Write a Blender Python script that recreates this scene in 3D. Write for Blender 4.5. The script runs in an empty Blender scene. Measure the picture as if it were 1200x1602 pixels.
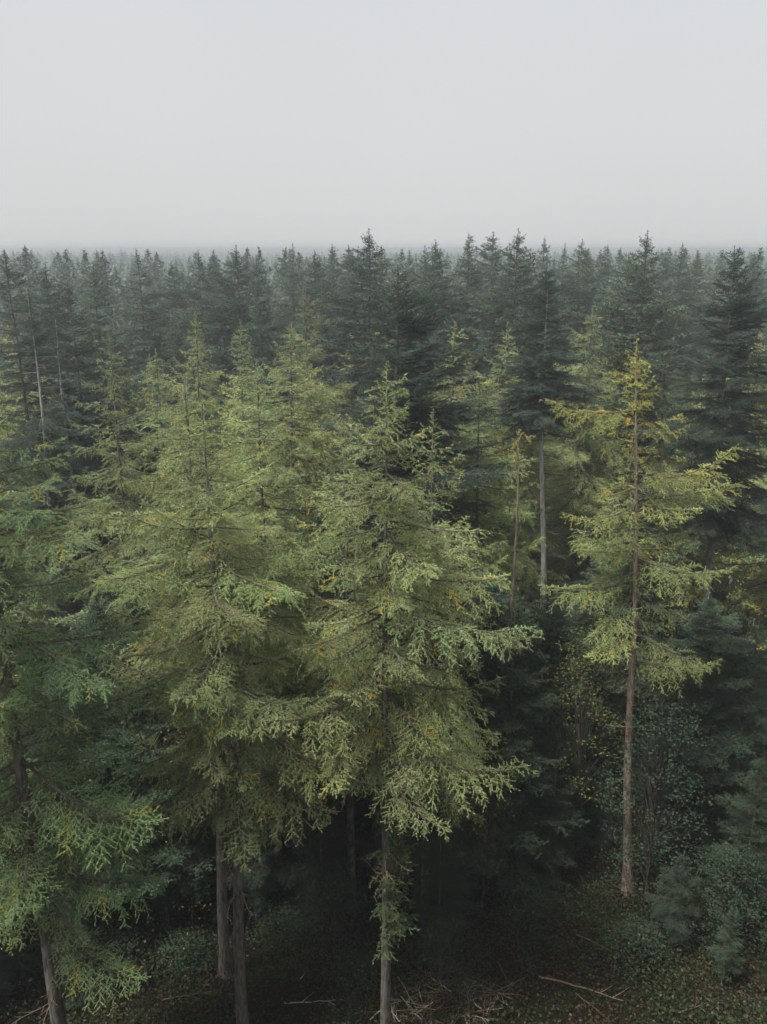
import bpy, math, random
import numpy as np
from mathutils import Vector, Matrix

R = math.radians
SC = bpy.context.scene
COL = SC.collection

# ------------------------------------------------------------------ camera
CAM_H, PITCH, FPX = 29.0, R(17.5), 1300.0        # photo is 1200 x 1602
cam_d = bpy.data.cameras.new('camera')
cam = bpy.data.objects.new('camera', cam_d); COL.objects.link(cam)
cam.location = (0, 0, CAM_H); cam.rotation_euler = (R(90) - PITCH, 0, 0)
cam_d.sensor_fit = 'VERTICAL'; cam_d.sensor_height = 36.0
cam_d.lens = 36.0 * FPX / 1602.0
cam_d.clip_start = 0.5; cam_d.clip_end = 6000
SC.camera = cam

# ------------------------------------------------------------------ sky
SUN_EL, SUN_AZ = R(64), R(238)                   # high, behind the camera and to the left
w = bpy.data.worlds.new('World'); SC.world = w; w.use_nodes = True
nt = w.node_tree; nt.nodes.clear()
out = nt.nodes.new('ShaderNodeOutputWorld'); bg = nt.nodes.new('ShaderNodeBackground')
sky = nt.nodes.new('ShaderNodeTexSky'); sky.sky_type = 'NISHITA'; sky.sun_disc = False
sky.sun_elevation = SUN_EL; sky.sun_rotation = SUN_AZ; sky.dust_density = 6.0; sky.air_density = 1.0
mixw = nt.nodes.new('ShaderNodeMix'); mixw.data_type = 'RGBA'; mixw.inputs[0].default_value = 0.94
noi = nt.nodes.new('ShaderNodeTexNoise'); noi.inputs['Scale'].default_value = 1.6; noi.inputs['Detail'].default_value = 3
rmp = nt.nodes.new('ShaderNodeMapRange')
rmp.inputs[1].default_value = 0.3; rmp.inputs[2].default_value = 0.7
rmp.inputs[3].default_value = 0.97; rmp.inputs[4].default_value = 1.025
tc = nt.nodes.new('ShaderNodeTexCoord')
vm = nt.nodes.new('ShaderNodeVectorMath'); vm.operation = 'SCALE'; vm.inputs[0].default_value = (2.80, 2.84, 2.85)
nt.links.new(tc.outputs['Generated'], noi.inputs['Vector'])
nt.links.new(noi.outputs['Fac'], rmp.inputs[0]); nt.links.new(rmp.outputs[0], vm.inputs['Scale'])
nt.links.new(sky.outputs[0], mixw.inputs[6]); nt.links.new(vm.outputs[0], mixw.inputs[7])
nt.links.new(mixw.outputs[2], bg.inputs[0]); bg.inputs[1].default_value = 0.050
nt.links.new(bg.outputs[0], out.inputs[0])

# ------------------------------------------------------------------ sun (veiled by cloud)
sun_d = bpy.data.lights.new('sun', 'SUN'); sun_d.energy = 1.5; sun_d.angle = R(13); sun_d.color = (1.0, 0.97, 0.92)
sun = bpy.data.objects.new('sun', sun_d); COL.objects.link(sun)
sd = Vector((math.sin(SUN_AZ) * math.cos(SUN_EL), math.cos(SUN_AZ) * math.cos(SUN_EL), math.sin(SUN_EL)))
sun.rotation_euler = sd.to_track_quat('Z', 'Y').to_euler(); sun.location = sd * 80

vs = SC.view_settings
vs.view_transform = 'Standard'; vs.look = 'None'; vs.gamma = 1.0; vs.exposure = 2.33; vs.use_curve_mapping = False
cy = SC.cycles; cy.debug_use_spatial_splits = True
cy.use_adaptive_sampling = True; cy.adaptive_threshold = 0.024
cy.max_bounces = 3; cy.diffuse_bounces = 2; cy.glossy_bounces = 1; cy.transmission_bounces = 2
cy.volume_bounces = 0; cy.transparent_max_bounces = 2; cy.use_denoising = True
cy.caustics_reflective = False; cy.caustics_refractive = False

HAZE_DENSITY = 0.0018

# ------------------------------------------------------------------ pixel geometry (photo pixels -> places)
CP, SP_ = math.cos(PITCH), math.sin(PITCH)
def ray(px, py):
    x = (px - 600.0) / FPX; u = -(py - 801.0) / FPX
    return (x, CP + SP_ * u, -SP_ + CP * u)
def at(px, py, Y):                                # point on the pixel's ray at distance Y ahead
    d = ray(px, py); t = Y / d[1]
    return (d[0] * t, Y, CAM_H + d[2] * t)
def on_ground(px, py):
    d = ray(px, py); t = -CAM_H / d[2]
    return (d[0] * t, d[1] * t, 0.0)
def ground_z(x, y):
    return 0.22 * math.sin(x * 0.21 + 1.0) * math.cos(y * 0.17) + 0.10 * math.sin(x * 0.63 + y * 0.51)

# ------------------------------------------------------------------ materials
def newmat(name):
    m = bpy.data.materials.new(name); m.use_nodes = True
    n = m.node_tree.nodes; n.clear()
    o = n.new('ShaderNodeOutputMaterial')
    return m, n, m.node_tree.links, o
def mixc(n, l, fac, a, b, blend='MIX'):
    k = n.new('ShaderNodeMix'); k.data_type = 'RGBA'; k.blend_type = blend
    for s, v in ((0, fac), (6, a), (7, b)):
        if hasattr(v, 'links'): l.new(v, k.inputs[s])
        elif s == 0: k.inputs[0].default_value = v
        else: k.inputs[s].default_value = (*v, 1)
    return k.outputs[2]
def foliage(name, a, b, gold, trans=0.3, rough=0.55, spec=0.3):
    m, n, l, o = newmat(name)
    at_ = n.new('ShaderNodeAttribute'); at_.attribute_name = 'Col'
    sep = n.new('ShaderNodeSeparateColor'); l.new(at_.outputs['Color'], sep.inputs[0])
    c = mixc(n, l, sep.outputs[0], a, b)
    c = mixc(n, l, sep.outputs[1], c, gold)
    oi = n.new('ShaderNodeObjectInfo')
    c = mixc(n, l, 1.0, c, oi.outputs['Color'], 'MULTIPLY')
    mr = n.new('ShaderNodeMapRange'); l.new(oi.outputs['Random'], mr.inputs[0])
    mr.inputs[3].default_value = 0.82; mr.inputs[4].default_value = 1.15
    hs = n.new('ShaderNodeHueSaturation'); l.new(c, hs.inputs['Color']); l.new(mr.outputs[0], hs.inputs['Value'])
    c = hs.outputs[0]
    p = n.new('ShaderNodeBsdfPrincipled'); l.new(c, p.inputs['Base Color'])
    p.inputs['Roughness'].default_value = rough; p.inputs['Specular IOR Level'].default_value = spec
    t = n.new('ShaderNodeBsdfTranslucent'); l.new(c, t.inputs['Color'])
    ms = n.new('ShaderNodeMixShader'); ms.inputs[0].default_value = trans
    l.new(p.outputs[0], ms.inputs[1]); l.new(t.outputs[0], ms.inputs[2]); l.new(ms.outputs[0], o.inputs[0])
    return m
def bark(name, a, b, patch, scale=1.0, patchamt=0.5):
    m, n, l, o = newmat(name)
    tc = n.new('ShaderNodeTexCoord'); mp = n.new('ShaderNodeMapping'); mp.inputs['Scale'].default_value = (9 * scale, 9 * scale, 1.6 * scale)
    l.new(tc.outputs['Object'], mp.inputs[0])
    n1 = n.new('ShaderNodeTexNoise'); n1.inputs['Scale'].default_value = 1.5; n1.inputs['Detail'].default_value = 6; l.new(mp.outputs[0], n1.inputs['Vector'])
    n2 = n.new('ShaderNodeTexNoise'); n2.inputs['Scale'].default_value = 1.1; n2.inputs['Detail'].default_value = 5; l.new(tc.outputs['Object'], n2.inputs['Vector'])
    r1 = n.new('ShaderNodeMapRange'); l.new(n1.outputs['Fac'], r1.inputs[0]); r1.inputs[1].default_value = 0.38; r1.inputs[2].default_value = 0.62
    r2 = n.new('ShaderNodeMapRange'); l.new(n2.outputs['Fac'], r2.inputs[0]); r2.inputs[1].default_value = 0.5; r2.inputs[2].default_value = 0.66; r2.inputs[4].default_value = patchamt
    c = mixc(n, l, r1.outputs[0], a, b); c = mixc(n, l, r2.outputs[0], c, patch)
    p = n.new('ShaderNodeBsdfPrincipled'); l.new(c, p.inputs['Base Color']); p.inputs['Roughness'].default_value = 0.9
    p.inputs['Specular IOR Level'].default_value = 0.15
    bp = n.new('ShaderNodeBump'); bp.inputs['Strength'].default_value = 0.7; bp.inputs['Distance'].default_value = 0.04
    l.new(n1.outputs['Fac'], bp.inputs['Height']); l.new(bp.outputs[0], p.inputs['Normal'])
    l.new(p.outputs[0], o.inputs[0])
    return m

M = {}
M['larch'] = foliage('larch_needles', (0.190, 0.247, 0.102), (0.340, 0.388, 0.178), (0.46, 0.38, 0.08), 0.34)
M['fir'] = foliage('fir_needles', (0.050, 0.082, 0.062), (0.095, 0.138, 0.098), (0.16, 0.14, 0.05), 0.18, 0.6, 0.15)
M['farfir'] = foliage('distant_fir_needles', (0.050, 0.082, 0.064), (0.095, 0.138, 0.102), (0.14, 0.13, 0.05), 0.18)
M['bush'] = foliage('evergreen_leaves', (0.020, 0.036, 0.022), (0.044, 0.068, 0.038), (0.20, 0.15, 0.03), 0.15, 0.75, 0.12)
M['beech'] = foliage('beech_leaves', (0.070, 0.100, 0.032), (0.150, 0.165, 0.045), (0.30, 0.20, 0.03), 0.4)
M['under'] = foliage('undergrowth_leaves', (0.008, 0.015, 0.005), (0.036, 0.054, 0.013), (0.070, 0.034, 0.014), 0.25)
M['bark'] = bark('grey_brown_bark', (0.060, 0.052, 0.045), (0.185, 0.165, 0.145), (0.20, 0.20, 0.18))
M['bark_pale'] = bark('pale_grey_bark', (0.16, 0.15, 0.13), (0.34, 0.325, 0.295), (0.38, 0.37, 0.34))
M['bark_silver'] = bark('silvery_bark', (0.34, 0.33, 0.30), (0.58, 0.56, 0.52), (0.60, 0.59, 0.55))
M['bark_warm'] = bark('warm_brown_bark', (0.085, 0.068, 0.056), (0.21, 0.175, 0.15), (0.24, 0.22, 0.19))
M['bark_red'] = bark('pinkish_brown_bark', (0.15, 0.105, 0.08), (0.30, 0.23, 0.185), (0.34, 0.30, 0.25))
M['twig'] = bark('dark_twig_bark', (0.040, 0.032, 0.026), (0.095, 0.078, 0.062), (0.11, 0.10, 0.085), 2)
M['dead'] = bark('weathered_dead_wood', (0.20, 0.18, 0.155), (0.38, 0.355, 0.32), (0.42, 0.40, 0.37), 2)
M['deadbrown'] = bark('brown_dead_wood', (0.085, 0.055, 0.038), (0.20, 0.135, 0.095), (0.24, 0.18, 0.14), 2)

def ground_mat():
    m, n, l, o = newmat('forest_floor')
    tc = n.new('ShaderNodeTexCoord')
    n1 = n.new('ShaderNodeTexNoise'); n1.inputs['Scale'].default_value = 0.35; n1.inputs['Detail'].default_value = 7
    n2 = n.new('ShaderNodeTexNoise'); n2.inputs['Scale'].default_value = 6; n2.inputs['Detail'].default_value = 8
    for k in (n1, n2): l.new(tc.outputs['Object'], k.inputs['Vector'])
    r1 = n.new('ShaderNodeMapRange'); l.new(n1.outputs['Fac'], r1.inputs[0]); r1.inputs[1].default_value = 0.47; r1.inputs[2].default_value = 0.62
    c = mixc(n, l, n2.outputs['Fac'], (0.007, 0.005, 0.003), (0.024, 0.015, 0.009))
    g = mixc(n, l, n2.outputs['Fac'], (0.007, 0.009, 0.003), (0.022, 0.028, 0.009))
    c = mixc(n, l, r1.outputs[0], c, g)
    p = n.new('ShaderNodeBsdfPrincipled'); l.new(c, p.inputs['Base Color']); p.inputs['Roughness'].default_value = 1.0
    p.inputs['Specular IOR Level'].default_value = 0.1
    bp = n.new('ShaderNodeBump'); bp.inputs['Strength'].default_value = 1.0; bp.inputs['Distance'].default_value = 0.15
    l.new(n2.outputs['Fac'], bp.inputs['Height']); l.new(bp.outputs[0], p.inputs['Normal'])
    l.new(p.outputs[0], o.inputs[0])
    return m
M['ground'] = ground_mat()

# ------------------------------------------------------------------ mesh helpers
class Soup:
    """triangles: verts (3n,3), per-triangle colour (n,2), per-triangle material"""
    def __init__(s): s.v = []; s.c = []; s.m = []
    def add(s, v, c, m):
        if len(v) == 0: return
        s.v.append(np.asarray(v, np.float32).reshape(-1, 3))
        n = len(s.v[-1]) // 3
        s.c.append(np.broadcast_to(np.asarray(c, np.float32), (n, 2))); s.m.append(np.full(n, m, np.int32))
    def arrays(s):
        return np.concatenate(s.v), np.concatenate(s.c), np.concatenate(s.m)
def unit(a):
    return a / np.maximum(np.linalg.norm(a, axis=-1, keepdims=True), 1e-9)
def soup_mesh(name, arr, mats):
    v, c, m = arr
    n = len(v) // 3
    me = bpy.data.meshes.new(name)
    me.vertices.add(3 * n); me.vertices.foreach_set('co', v.ravel())
    me.loops.add(3 * n); me.loops.foreach_set('vertex_index', np.arange(3 * n, dtype=np.int32))
    me.polygons.add(n); me.polygons.foreach_set('loop_start', np.arange(0, 3 * n, 3, dtype=np.int32))
    for k in mats: me.materials.append(k)
    me.polygons.foreach_set('material_index', m)
    a = me.attributes.new('Col', 'FLOAT_COLOR', 'FACE')
    cc = np.zeros((n, 4), np.float32); cc[:, :2] = c; cc[:, 3] = 1
    a.data.foreach_set('color', cc.ravel())
    me.update(calc_edges=True)
    return me
def tube_tris(P, rad, sides=4):
    """tube along polyline P with radii, as triangle soup"""
    P = np.asarray(P, float); rad = np.asarray(rad, float); n = len(P)
    T = np.gradient(P, axis=0); T = unit(T)
    up = np.where(np.abs(T[:, 2:3]) > 0.9, np.array([[1.0, 0, 0]]), np.array([[0, 0, 1.0]]))
    A = unit(np.cross(T, up)); B = np.cross(T, A)
    th = np.linspace(0, 2 * np.pi, sides, endpoint=False)
    ring = P[:, None] + rad[:, None, None] * (np.cos(th)[None, :, None] * A[:, None] + np.sin(th)[None, :, None] * B[:, None])
    a = ring[:-1]; b = ring[1:]; a2 = np.roll(a, -1, 1); b2 = np.roll(b, -1, 1)
    return np.concatenate([np.stack([a, a2, b2], 2).reshape(-1, 3), np.stack([a, b2, b], 2).reshape(-1, 3)])
def blades(rng, p0, d, ln, step, nl, nw, ang=0.85, up=0.0):
    """needles/blades along straight segments p0 + d*ln ; returns soup verts, segment index"""
    cnt = np.maximum(1, np.ceil(ln / step)).astype(int)
    idx = np.repeat(np.arange(len(ln)), cnt); N = len(idx)
    t = rng.random(N)
    D = d[idx]; pos = p0[idx] + D * (ln[idx] * t)[:, None]
    r = unit(rng.normal(size=(N, 3)) + np.array([0, 0, up])); perp = unit(r - D * np.sum(r * D, 1, keepdims=True))
    a = ang * (0.7 + 0.6 * rng.random(N))[:, None]
    nd = unit(D * np.cos(a) + perp * np.sin(a))
    nrm = unit(rng.normal(size=(N, 3)) * 0.55 + np.array([0, 0, 1.0]))   # sprays lie flat, faces to the sky
    side = unit(np.cross(nd, nrm))
    L = (nl * (0.7 + 0.6 * rng.random(N)) * (1.12 - 0.5 * t))[:, None]      # shoots taper to their tips
    h = nw * 0.5
    return np.stack([pos - side * h, pos + side * h, pos + nd * L], 1).reshape(-1, 3), idx

# species: how a bough is put together
LARCH = dict(sag=-0.13, upturn=0.23, ds=0.20, sl=0.31, smax=1.20, droop=0.44, hang=0.13, dt=0.150, tl=0.42, gold=0.022, roll3d=0.55,
             phi=(68, 35))
FIR = dict(sag=-0.14, upturn=0.12, ds=0.17, sl=0.38, smax=1.30, droop=0.18, hang=0.05, dt=0.13, tl=0.34, gold=0.008, roll3d=0.25,
           phi=(62, 36))
DETAIL = {
    'near': dict(nl=0.066, nw=0.0165, step=0.0098, dmul=1.0, wood=4),
    'mid':  dict(nl=0.15, nw=0.058, step=0.065, dmul=1.35, wood=3),
    'far':  dict(nl=0.40, nw=0.22, step=0.24, dmul=1.8, wood=3),
}
def bough(L, sp, detail, rng):
    D = DETAIL[detail]; S = Soup()
    ds = sp['ds'] * D['dmul']; dt = sp['dt'] * D['dmul']
    wig = rng.normal(0, 0.05 * L); sag = sp['sag'] * rng.uniform(0.4, 1.6); upt = sp['upturn'] * rng.uniform(0.5, 1.5)
    def axis(t):
        t = np.asarray(t, float)
        return np.stack([L * t * (1 - 0.04 * t), wig * np.sin(t * 3.0) + 0 * t, L * (sag * t + upt * t ** 3)], -1)
    tt = np.linspace(0, 1, 9 if detail == 'near' else 4)
    r0 = 0.011 * L + 0.006
    S.add(tube_tris(axis(tt), r0 * (1 - 0.88 * tt), D['wood']), (0, 0), 1)
    n2 = max(6, int(L / ds * 2))
    t2 = np.clip(np.linspace(0.10, 0.97, n2) + rng.normal(0, 0.3 / n2, n2), 0.04, 0.995)
    segp, segd, segl, segc = [], [], [], []
    # the leading shoot
    e0 = axis(0.86); e1 = axis(1.0)
    segp.append(e0); segd.append(unit(e1 - e0)); segl.append(np.linalg.norm(e1 - e0) + 0.12); segc.append((rng.random(), 0))
    for k, t in enumerate(t2):
        p = axis(t); tg = unit(axis(min(1, t + 0.02)) - axis(t - 0.02))
        prof = (0.35 + 0.65 * math.sin(math.pi * min(1, (t + 0.06) ** 0.75)) ) if t < 0.9 else 0.42
        l = min(sp['smax'], max(L * sp['sl'], 0.42)) * prof * rng.uniform(0.55, 1.2)
        l = max(0.12, l)
        ph = R(sp['phi'][0] + (sp['phi'][1] - sp['phi'][0]) * t) * rng.uniform(0.8, 1.15)
        sgn = 1 if k % 2 else -1
        lat = unit(np.cross(np.array([0, 0, 1.0]), tg))
        d = tg * math.cos(ph) + lat * (sgn * math.sin(ph)) + np.array([0, 0, rng.normal(0.04, 0.14)])
        if rng.random() < sp['hang']: d = d * 0.45 + np.array([0, 0, -0.85]); l *= 0.8
        d = unit(d)
        dr = sp['droop'] * rng.uniform(0.4, 1.5)
        gold = 1.0 if rng.random() < sp['gold'] else 0.0
        tint = rng.random()
        nseg = 3 if (l > 0.4 and detail != 'far') else 1
        pts = [p + d * (l * s) + np.array([0, 0, -dr * l * s * s]) for s in np.linspace(0, 1, nseg + 1)]
        if detail == 'near' and l > 0.35:
            S.add(tube_tris(np.array(pts), np.linspace(0.006 + 0.006 * l, 0.003, len(pts)), 3), (0, 0), 1)
        for a, b in zip(pts[:-1], pts[1:]):
            q = b - a; segp.append(a); segd.append(unit(q)); segl.append(np.linalg.norm(q)); segc.append((tint, gold))
        if detail == 'far': continue
        nt_ = int(l / dt * 1.6)
        for j in range(nt_):
            s = 0.15 + 0.85 * (j + rng.random()) / nt_
            a = p + d * (l * s) + np.array([0, 0, -dr * l * s * s])
            T = unit(d + np.array([0, 0, -2 * dr * s]))
            Bn = unit(np.cross(T, np.array([0, 0, 1.0])) + rng.normal(0, sp['roll3d'], 3) * 0.5)
            th = R(rng.uniform(30, 52)); sg = 1 if j % 2 else -1
            q = unit(T * math.cos(th) + Bn * sg * math.sin(th))
            lt = min(sp['tl'], 0.45 * l) * (1.05 - 0.55 * s) * rng.uniform(0.6, 1.3)
            segp.append(a); segd.append(q); segl.append(lt); segc.append((tint * 0.6 + 0.4 * rng.random(), gold if rng.random() < 0.8 else 0))
    segp = np.array(segp); segd = np.array(segd); segl = np.array(segl); segc = np.array(segc)
    v, idx = blades(rng, segp, segd, segl, D['step'], D['nl'], D['nw'], 0.62 if detail == 'near' else 0.8, 0.15)
    c = segc[idx].copy(); c[:, 0] = np.clip(c[:, 0] * 0.7 + 0.3 * rng.random(len(c)), 0, 1)
    S.add(v, c, 0)
    return S.arrays()

def spire(h, r, sp, detail, rng):
    """leader and its short shoots, pointing up from z=0 to z=h"""
    D = DETAIL[detail]; S = Soup()
    S.add(tube_tris([(0, 0, 0), (0.01, 0, h * 0.5), (0, 0.015, h)], [0.028, 0.018, 0.006], 4), (0, 0), 1)
    segp, segd, segl = [np.array([0, 0, h * 0.55])], [np.array([0, 0, 1.0])], [h * 0.45]
    n = int(h / 0.055)
    for k in range(n):
        z = h * (k + rng.random()) / n; az = rng.random() * 6.283
        up = rng.uniform(0.35, 0.8)
        d = unit(np.array([math.cos(az), math.sin(az), up])); l = r * (1 - z / h) ** 0.8 * rng.uniform(0.5, 1.2) + 0.05
        segp.append(np.array([0, 0, z])); segd.append(d); segl.append(l)
    v, idx = blades(rng, np.array(segp), np.array(segd), np.array(segl), D['step'], D['nl'], D['nw'], 0.8, 0.1)
    S.add(v, np.stack([rng.random(len(v) // 3), (rng.random(len(v) // 3) < sp['gold']) * 1.0], 1), 0)
    return S.arrays()

def xform(arr, mat3, loc):
    v, c, m = arr
    return (v @ np.asarray(mat3, np.float32).T + np.asarray(loc, np.float32), c, m)
def rot(roll, pitch, az):
    return np.array((Matrix.Rotation(az, 3, 'Z') @ Matrix.Rotation(-pitch, 3, 'Y') @ Matrix.Rotation(roll, 3, 'X')))
def joined(parts):
    return (np.concatenate([p[0] for p in parts]), np.concatenate([p[1] for p in parts]), np.concatenate([p[2] for p in parts]))

def crown_plan(kind, h, zb, Lmax, n, rng, flat=1.0):
    """(z, azimuth, length, pitch, roll) of every bough"""
    res = []
    if kind == 'larch':
        for k in range(n):
            u = ((k + rng.random()) / n) ** 0.80
            z = zb + (h - zb - 0.55) * u
            dep = h - z
            L = Lmax * (1.12 * (1 - math.exp(-(dep / 5.9) ** 1.3)) + 0.05) * (0.62 + 0.38 * min(1, u / 0.22)) * (rng.uniform(0.42, 1.0) if rng.random() < 0.72 else rng.uniform(1.0, 1.28))
            pit = R(-19 + 32 * u ** 1.1 + rng.normal(0, 8) - (14 * rng.random() if u < 0.3 else 0))
            res.append((z, k * 2.39996 + rng.normal(0, 0.35), max(0.35, L), pit, rng.normal(0, 0.16)))
    else:
        nw = max(9, int(n / 3.9)); asy, aph = rng.uniform(0.05, 0.28), rng.random() * 6.283
        for k in range(nw):
            u = 1 - (1 - k / (nw - 0.3)) ** 1.4
            z0 = zb + (h - zb - 0.5) * u
            Lw = Lmax * (1.08 * (1 - math.exp(-((h - z0) / 6.4 * 28 / max(h, 12)) ** 1.22)) + 0.035) * (0.75 + 0.25 * min(1, u / 0.2)) * rng.uniform(0.66, 1.16)
            m = 6 if u < 0.5 else 5
            a0 = rng.random() * 6.283
            for j in range(m):
                az_ = a0 + j * 6.283 / m + rng.normal(0, 0.25)
                if u < 0.85 and rng.random() < 0.06: continue
                L = Lw * rng.uniform(0.6, 1.15) * (1 + asy * math.sin(az_ + aph))
                pit = R(-14 + 48 * u ** 1.5 + rng.normal(0, 5))
                res.append((z0 + rng.normal(0, 0.16), az_, max(0.25, L), pit, rng.normal(0, 0.12)))
    return res

def crown_mesh(name, kind, detail, h, zb, Lmax, n, seed, fol, boughs):
    rng = np.random.default_rng(seed); parts = []
    for z, az, L, pit, roll in crown_plan(kind, h, zb, Lmax, n, rng):
        nom = min(boughs, key=lambda q: abs(math.log(q / L)))
        b = boughs[nom][rng.integers(len(boughs[nom]))]
        parts.append(xform(b, rot(roll, pit, az) * (L / nom), (0, 0, z)))
    parts.append(xform(spire(1.5, 0.34, LARCH if kind == 'larch' else FIR, detail, rng), np.eye(3), (0, 0, h - 1.4)))
    return soup_mesh(name, joined(parts), [fol, M['twig']])

def trunk_mesh(name, h, r, seed, mat, sides=9, rings=16, bend=0.16):
    rng = random.Random(seed)
    a1, a2, p1, p2 = rng.uniform(-bend, bend), rng.uniform(-bend, bend), rng.uniform(0, 6), rng.uniform(0, 6)
    f = lambda z: (a1 * math.sin(z * 0.32 + p1) - a1 * math.sin(p1), a2 * math.sin(z * 0.27 + p2) - a2 * math.sin(p2))
    vs_, fs = [], []
    for i in range(rings):
        u = i / (rings - 1); z = -0.35 + (h + 0.35) * u
        rr = r * ((1 - u) ** 0.85 * 0.97 + 0.03) * (1 + 0.7 * math.exp(-max(z, 0) / 0.5))
        ox, oy = f(z)
        for j in range(sides):
            t = 6.28318 * j / sides
            k = rr * (1 + rng.uniform(-0.05, 0.05))
            vs_.append((ox + k * math.cos(t), oy + k * math.sin(t), z))
    for i in range(rings - 1):
        for j in range(sides):
            a = i * sides + j; b = i * sides + (j + 1) % sides
            fs.append((a, b, b + sides, a + sides))
    fs.append(tuple(range((rings - 1) * sides, rings * sides)))
    me = bpy.data.meshes.new(name); me.from_pydata(vs_, [], fs); me.materials.append(mat)
    me.polygons.foreach_set('use_smooth', [True] * len(fs)); me.update()
    return me, f

# ------------------------------------------------------------------ object helpers
def link(name, me, parent=None, loc=(0, 0, 0), rot_=(0, 0, 0), scale=1.0):
    o = bpy.data.objects.new(name, me); COL.objects.link(o)
    o.parent = parent; o.location = loc; o.rotation_euler = rot_
    o.scale = (scale,) * 3 if isinstance(scale, (int, float)) else scale
    return o
def tag(o, label, cat, group=None, kind=None):
    o['label'] = label; o['category'] = cat
    if group: o['group'] = group
    if kind: o['kind'] = kind
    return o

# ------------------------------------------------------------------ the setting: ground
def build_ground():
    nx = 90
    xs = np.sign(np.linspace(-1, 1, nx)) * (np.abs(np.linspace(-1, 1, nx)) ** 2.6) * 1150
    ys = np.concatenate([np.linspace(-70, 120, 80), np.linspace(130, 1450, 60)])
    v = [(x, y, ground_z(x, y)) for y in ys for x in xs]
    f = [(j * nx + i, j * nx + i + 1, (j + 1) * nx + i + 1, (j + 1) * nx + i) for j in range(len(ys) - 1) for i in range(nx - 1)]
    me = bpy.data.meshes.new('ground'); me.from_pydata(v, [], f); me.materials.append(M['ground'])
    me.polygons.foreach_set('use_smooth', [True] * len(f)); me.update()
    o = link('ground', me); o['kind'] = 'structure'
    return o
build_ground()

# ------------------------------------------------------------------ bough libraries
rng0 = np.random.default_rng(11)
NEAR = {}
for kind, sp in (('larch', LARCH), ('fir', FIR)):
    NEAR[kind] = {}
    for nom, k in ((0.6, 2), (1.1, 3), (1.8, 4), (2.8, 4), (4.0, 4)):
        NEAR[kind][nom] = [soup_mesh('branch', bough(nom, sp, 'near', rng0), [M[kind], M['twig']]) for _ in range(k)]
MIDB = {k: {nom: [bough(nom, sp, 'mid', rng0) for _ in range(4)] for nom in (0.7, 1.4, 2.4, 3.6)} for k, sp in (('larch', LARCH), ('fir', FIR))}
FARB = {nom: [bough(nom, FIR, 'far', rng0) for _ in range(4)] for nom in (0.7, 1.5, 2.8)}

def dead_branch_mesh(L, seed, r=0.03):
    rg = np.random.default_rng(seed); S = Soup()
    t = np.linspace(0, 1, 7)
    P = np.stack([L * t, 0.08 * L * np.sin(t * 4 + seed) * t, L * (0.05 * t + rg.uniform(-0.2, 0.1) * t * t)], 1)
    S.add(tube_tris(P, r * (1 - 0.85 * t) + 0.004, 5), (0, 0), 0)
    for k in range(int(3 + 3 * L)):
        s = rg.uniform(0.25, 0.95); q = P[0] + (P[-1] - P[0]) * s; q = np.array([np.interp(s, t, P[:, i]) for i in range(3)])
        sg = 1 if k % 2 else -1; l = rg.uniform(0.2, 0.55) * min(1, L / 1.5)
        S.add(tube_tris([q, q + np.array([0.5 * l, 0.45 * sg * l, rg.uniform(-.2, .1) * l]), q + np.array([l * 0.85, 0.8 * sg * l, rg.uniform(-.4, .2) * l])], [0.01, 0.007, 0.004], 3), (0, 0), 0)
    return S.arrays()
SNAG = [soup_mesh('dead_branch', dead_branch_mesh(L, 25 + i, 0.018), [M['deadbrown']]) for i, L in enumerate((0.9, 1.3, 1.7, 0.6))]
DEAD = [soup_mesh('dead_branch', dead_branch_mesh(L, 5 + i), [M['dead']]) for i, L in enumerate((1.3, 1.8, 2.4, 1.0))]

def near_tree(kind, label, X, Y, h, zb, Lmax, n, seed, rad=0.2, top_x=None, barkm='bark', tint=None, extra=None, dead=(), group=None, spire_h=2.2, lmod=None, snags=14):
    """a tree whose boughs are single parts: tree > trunk, crown (> branch), dead_branch"""
    rng = np.random.default_rng(seed)
    root = bpy.data.objects.new(kind + '_tree', None); COL.objects.link(root); root.empty_display_size = 0.5
    gz = ground_z(X, Y); root.location = (X, Y, gz)
    if top_x is not None: root.rotation_euler = (0, math.atan2(top_x - X, h), 0)
    tag(root, label, 'tree', group)
    h = h - gz
    tm, f = trunk_mesh('trunk', h, rad, seed, M[barkm])
    link('trunk', tm, root)
    sp = LARCH if kind == 'larch' else FIR
    fx, fy = f(h - spire_h)
    parts = [xform(spire(spire_h, 0.62 if kind == 'larch' else 0.5, sp, 'near', rng), np.eye(3), (fx, fy, h - spire_h))]
    small = NEAR[kind]
    cm = link('crown', soup_mesh('crown', joined(parts), [M[kind], M['twig']]), root)
    if tint: cm.color = (*tint(1.0, rng), 1)
    plan = crown_plan(kind, h, zb, Lmax, n, rng)
    if extra: plan += extra
    for z, az, L, pit, roll in plan:
        if lmod: L = lmod(z, az, L)
        if Y < 30 and z < 19 and math.sin(az) < -0.55: L *= 0.72          # lower front boughs are shorter
        if L < 0.2: continue
        nom = min(small, key=lambda q: abs(math.log(q / L)))
        me = small[nom][rng.integers(len(small[nom]))]
        ox, oy = f(z)
        b = link('branch', me, cm, (ox, oy, z), (roll, -pit, az), (L / nom, (L / nom) * (1 if rng.random() < 0.5 else -1), L / nom))
        if tint: b.color = (*tint((z - zb) / (h - zb), rng), 1)
    for k in range(snags):
        z = zb * rng.uniform(0.62, 1.0); ox, oy = f(z)
        link('dead_branch', SNAG[rng.integers(4)], root, (ox, oy, z), (0, R(rng.uniform(-5, 30)), rng.random() * 6.283), rng.uniform(0.5, 1.1))
    for z, az, k, pit, s in dead:
        ox, oy = f(z)
        link('dead_branch', DEAD[k % 4], root, (ox, oy, z), (0, -pit, az), s)
    return root

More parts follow.
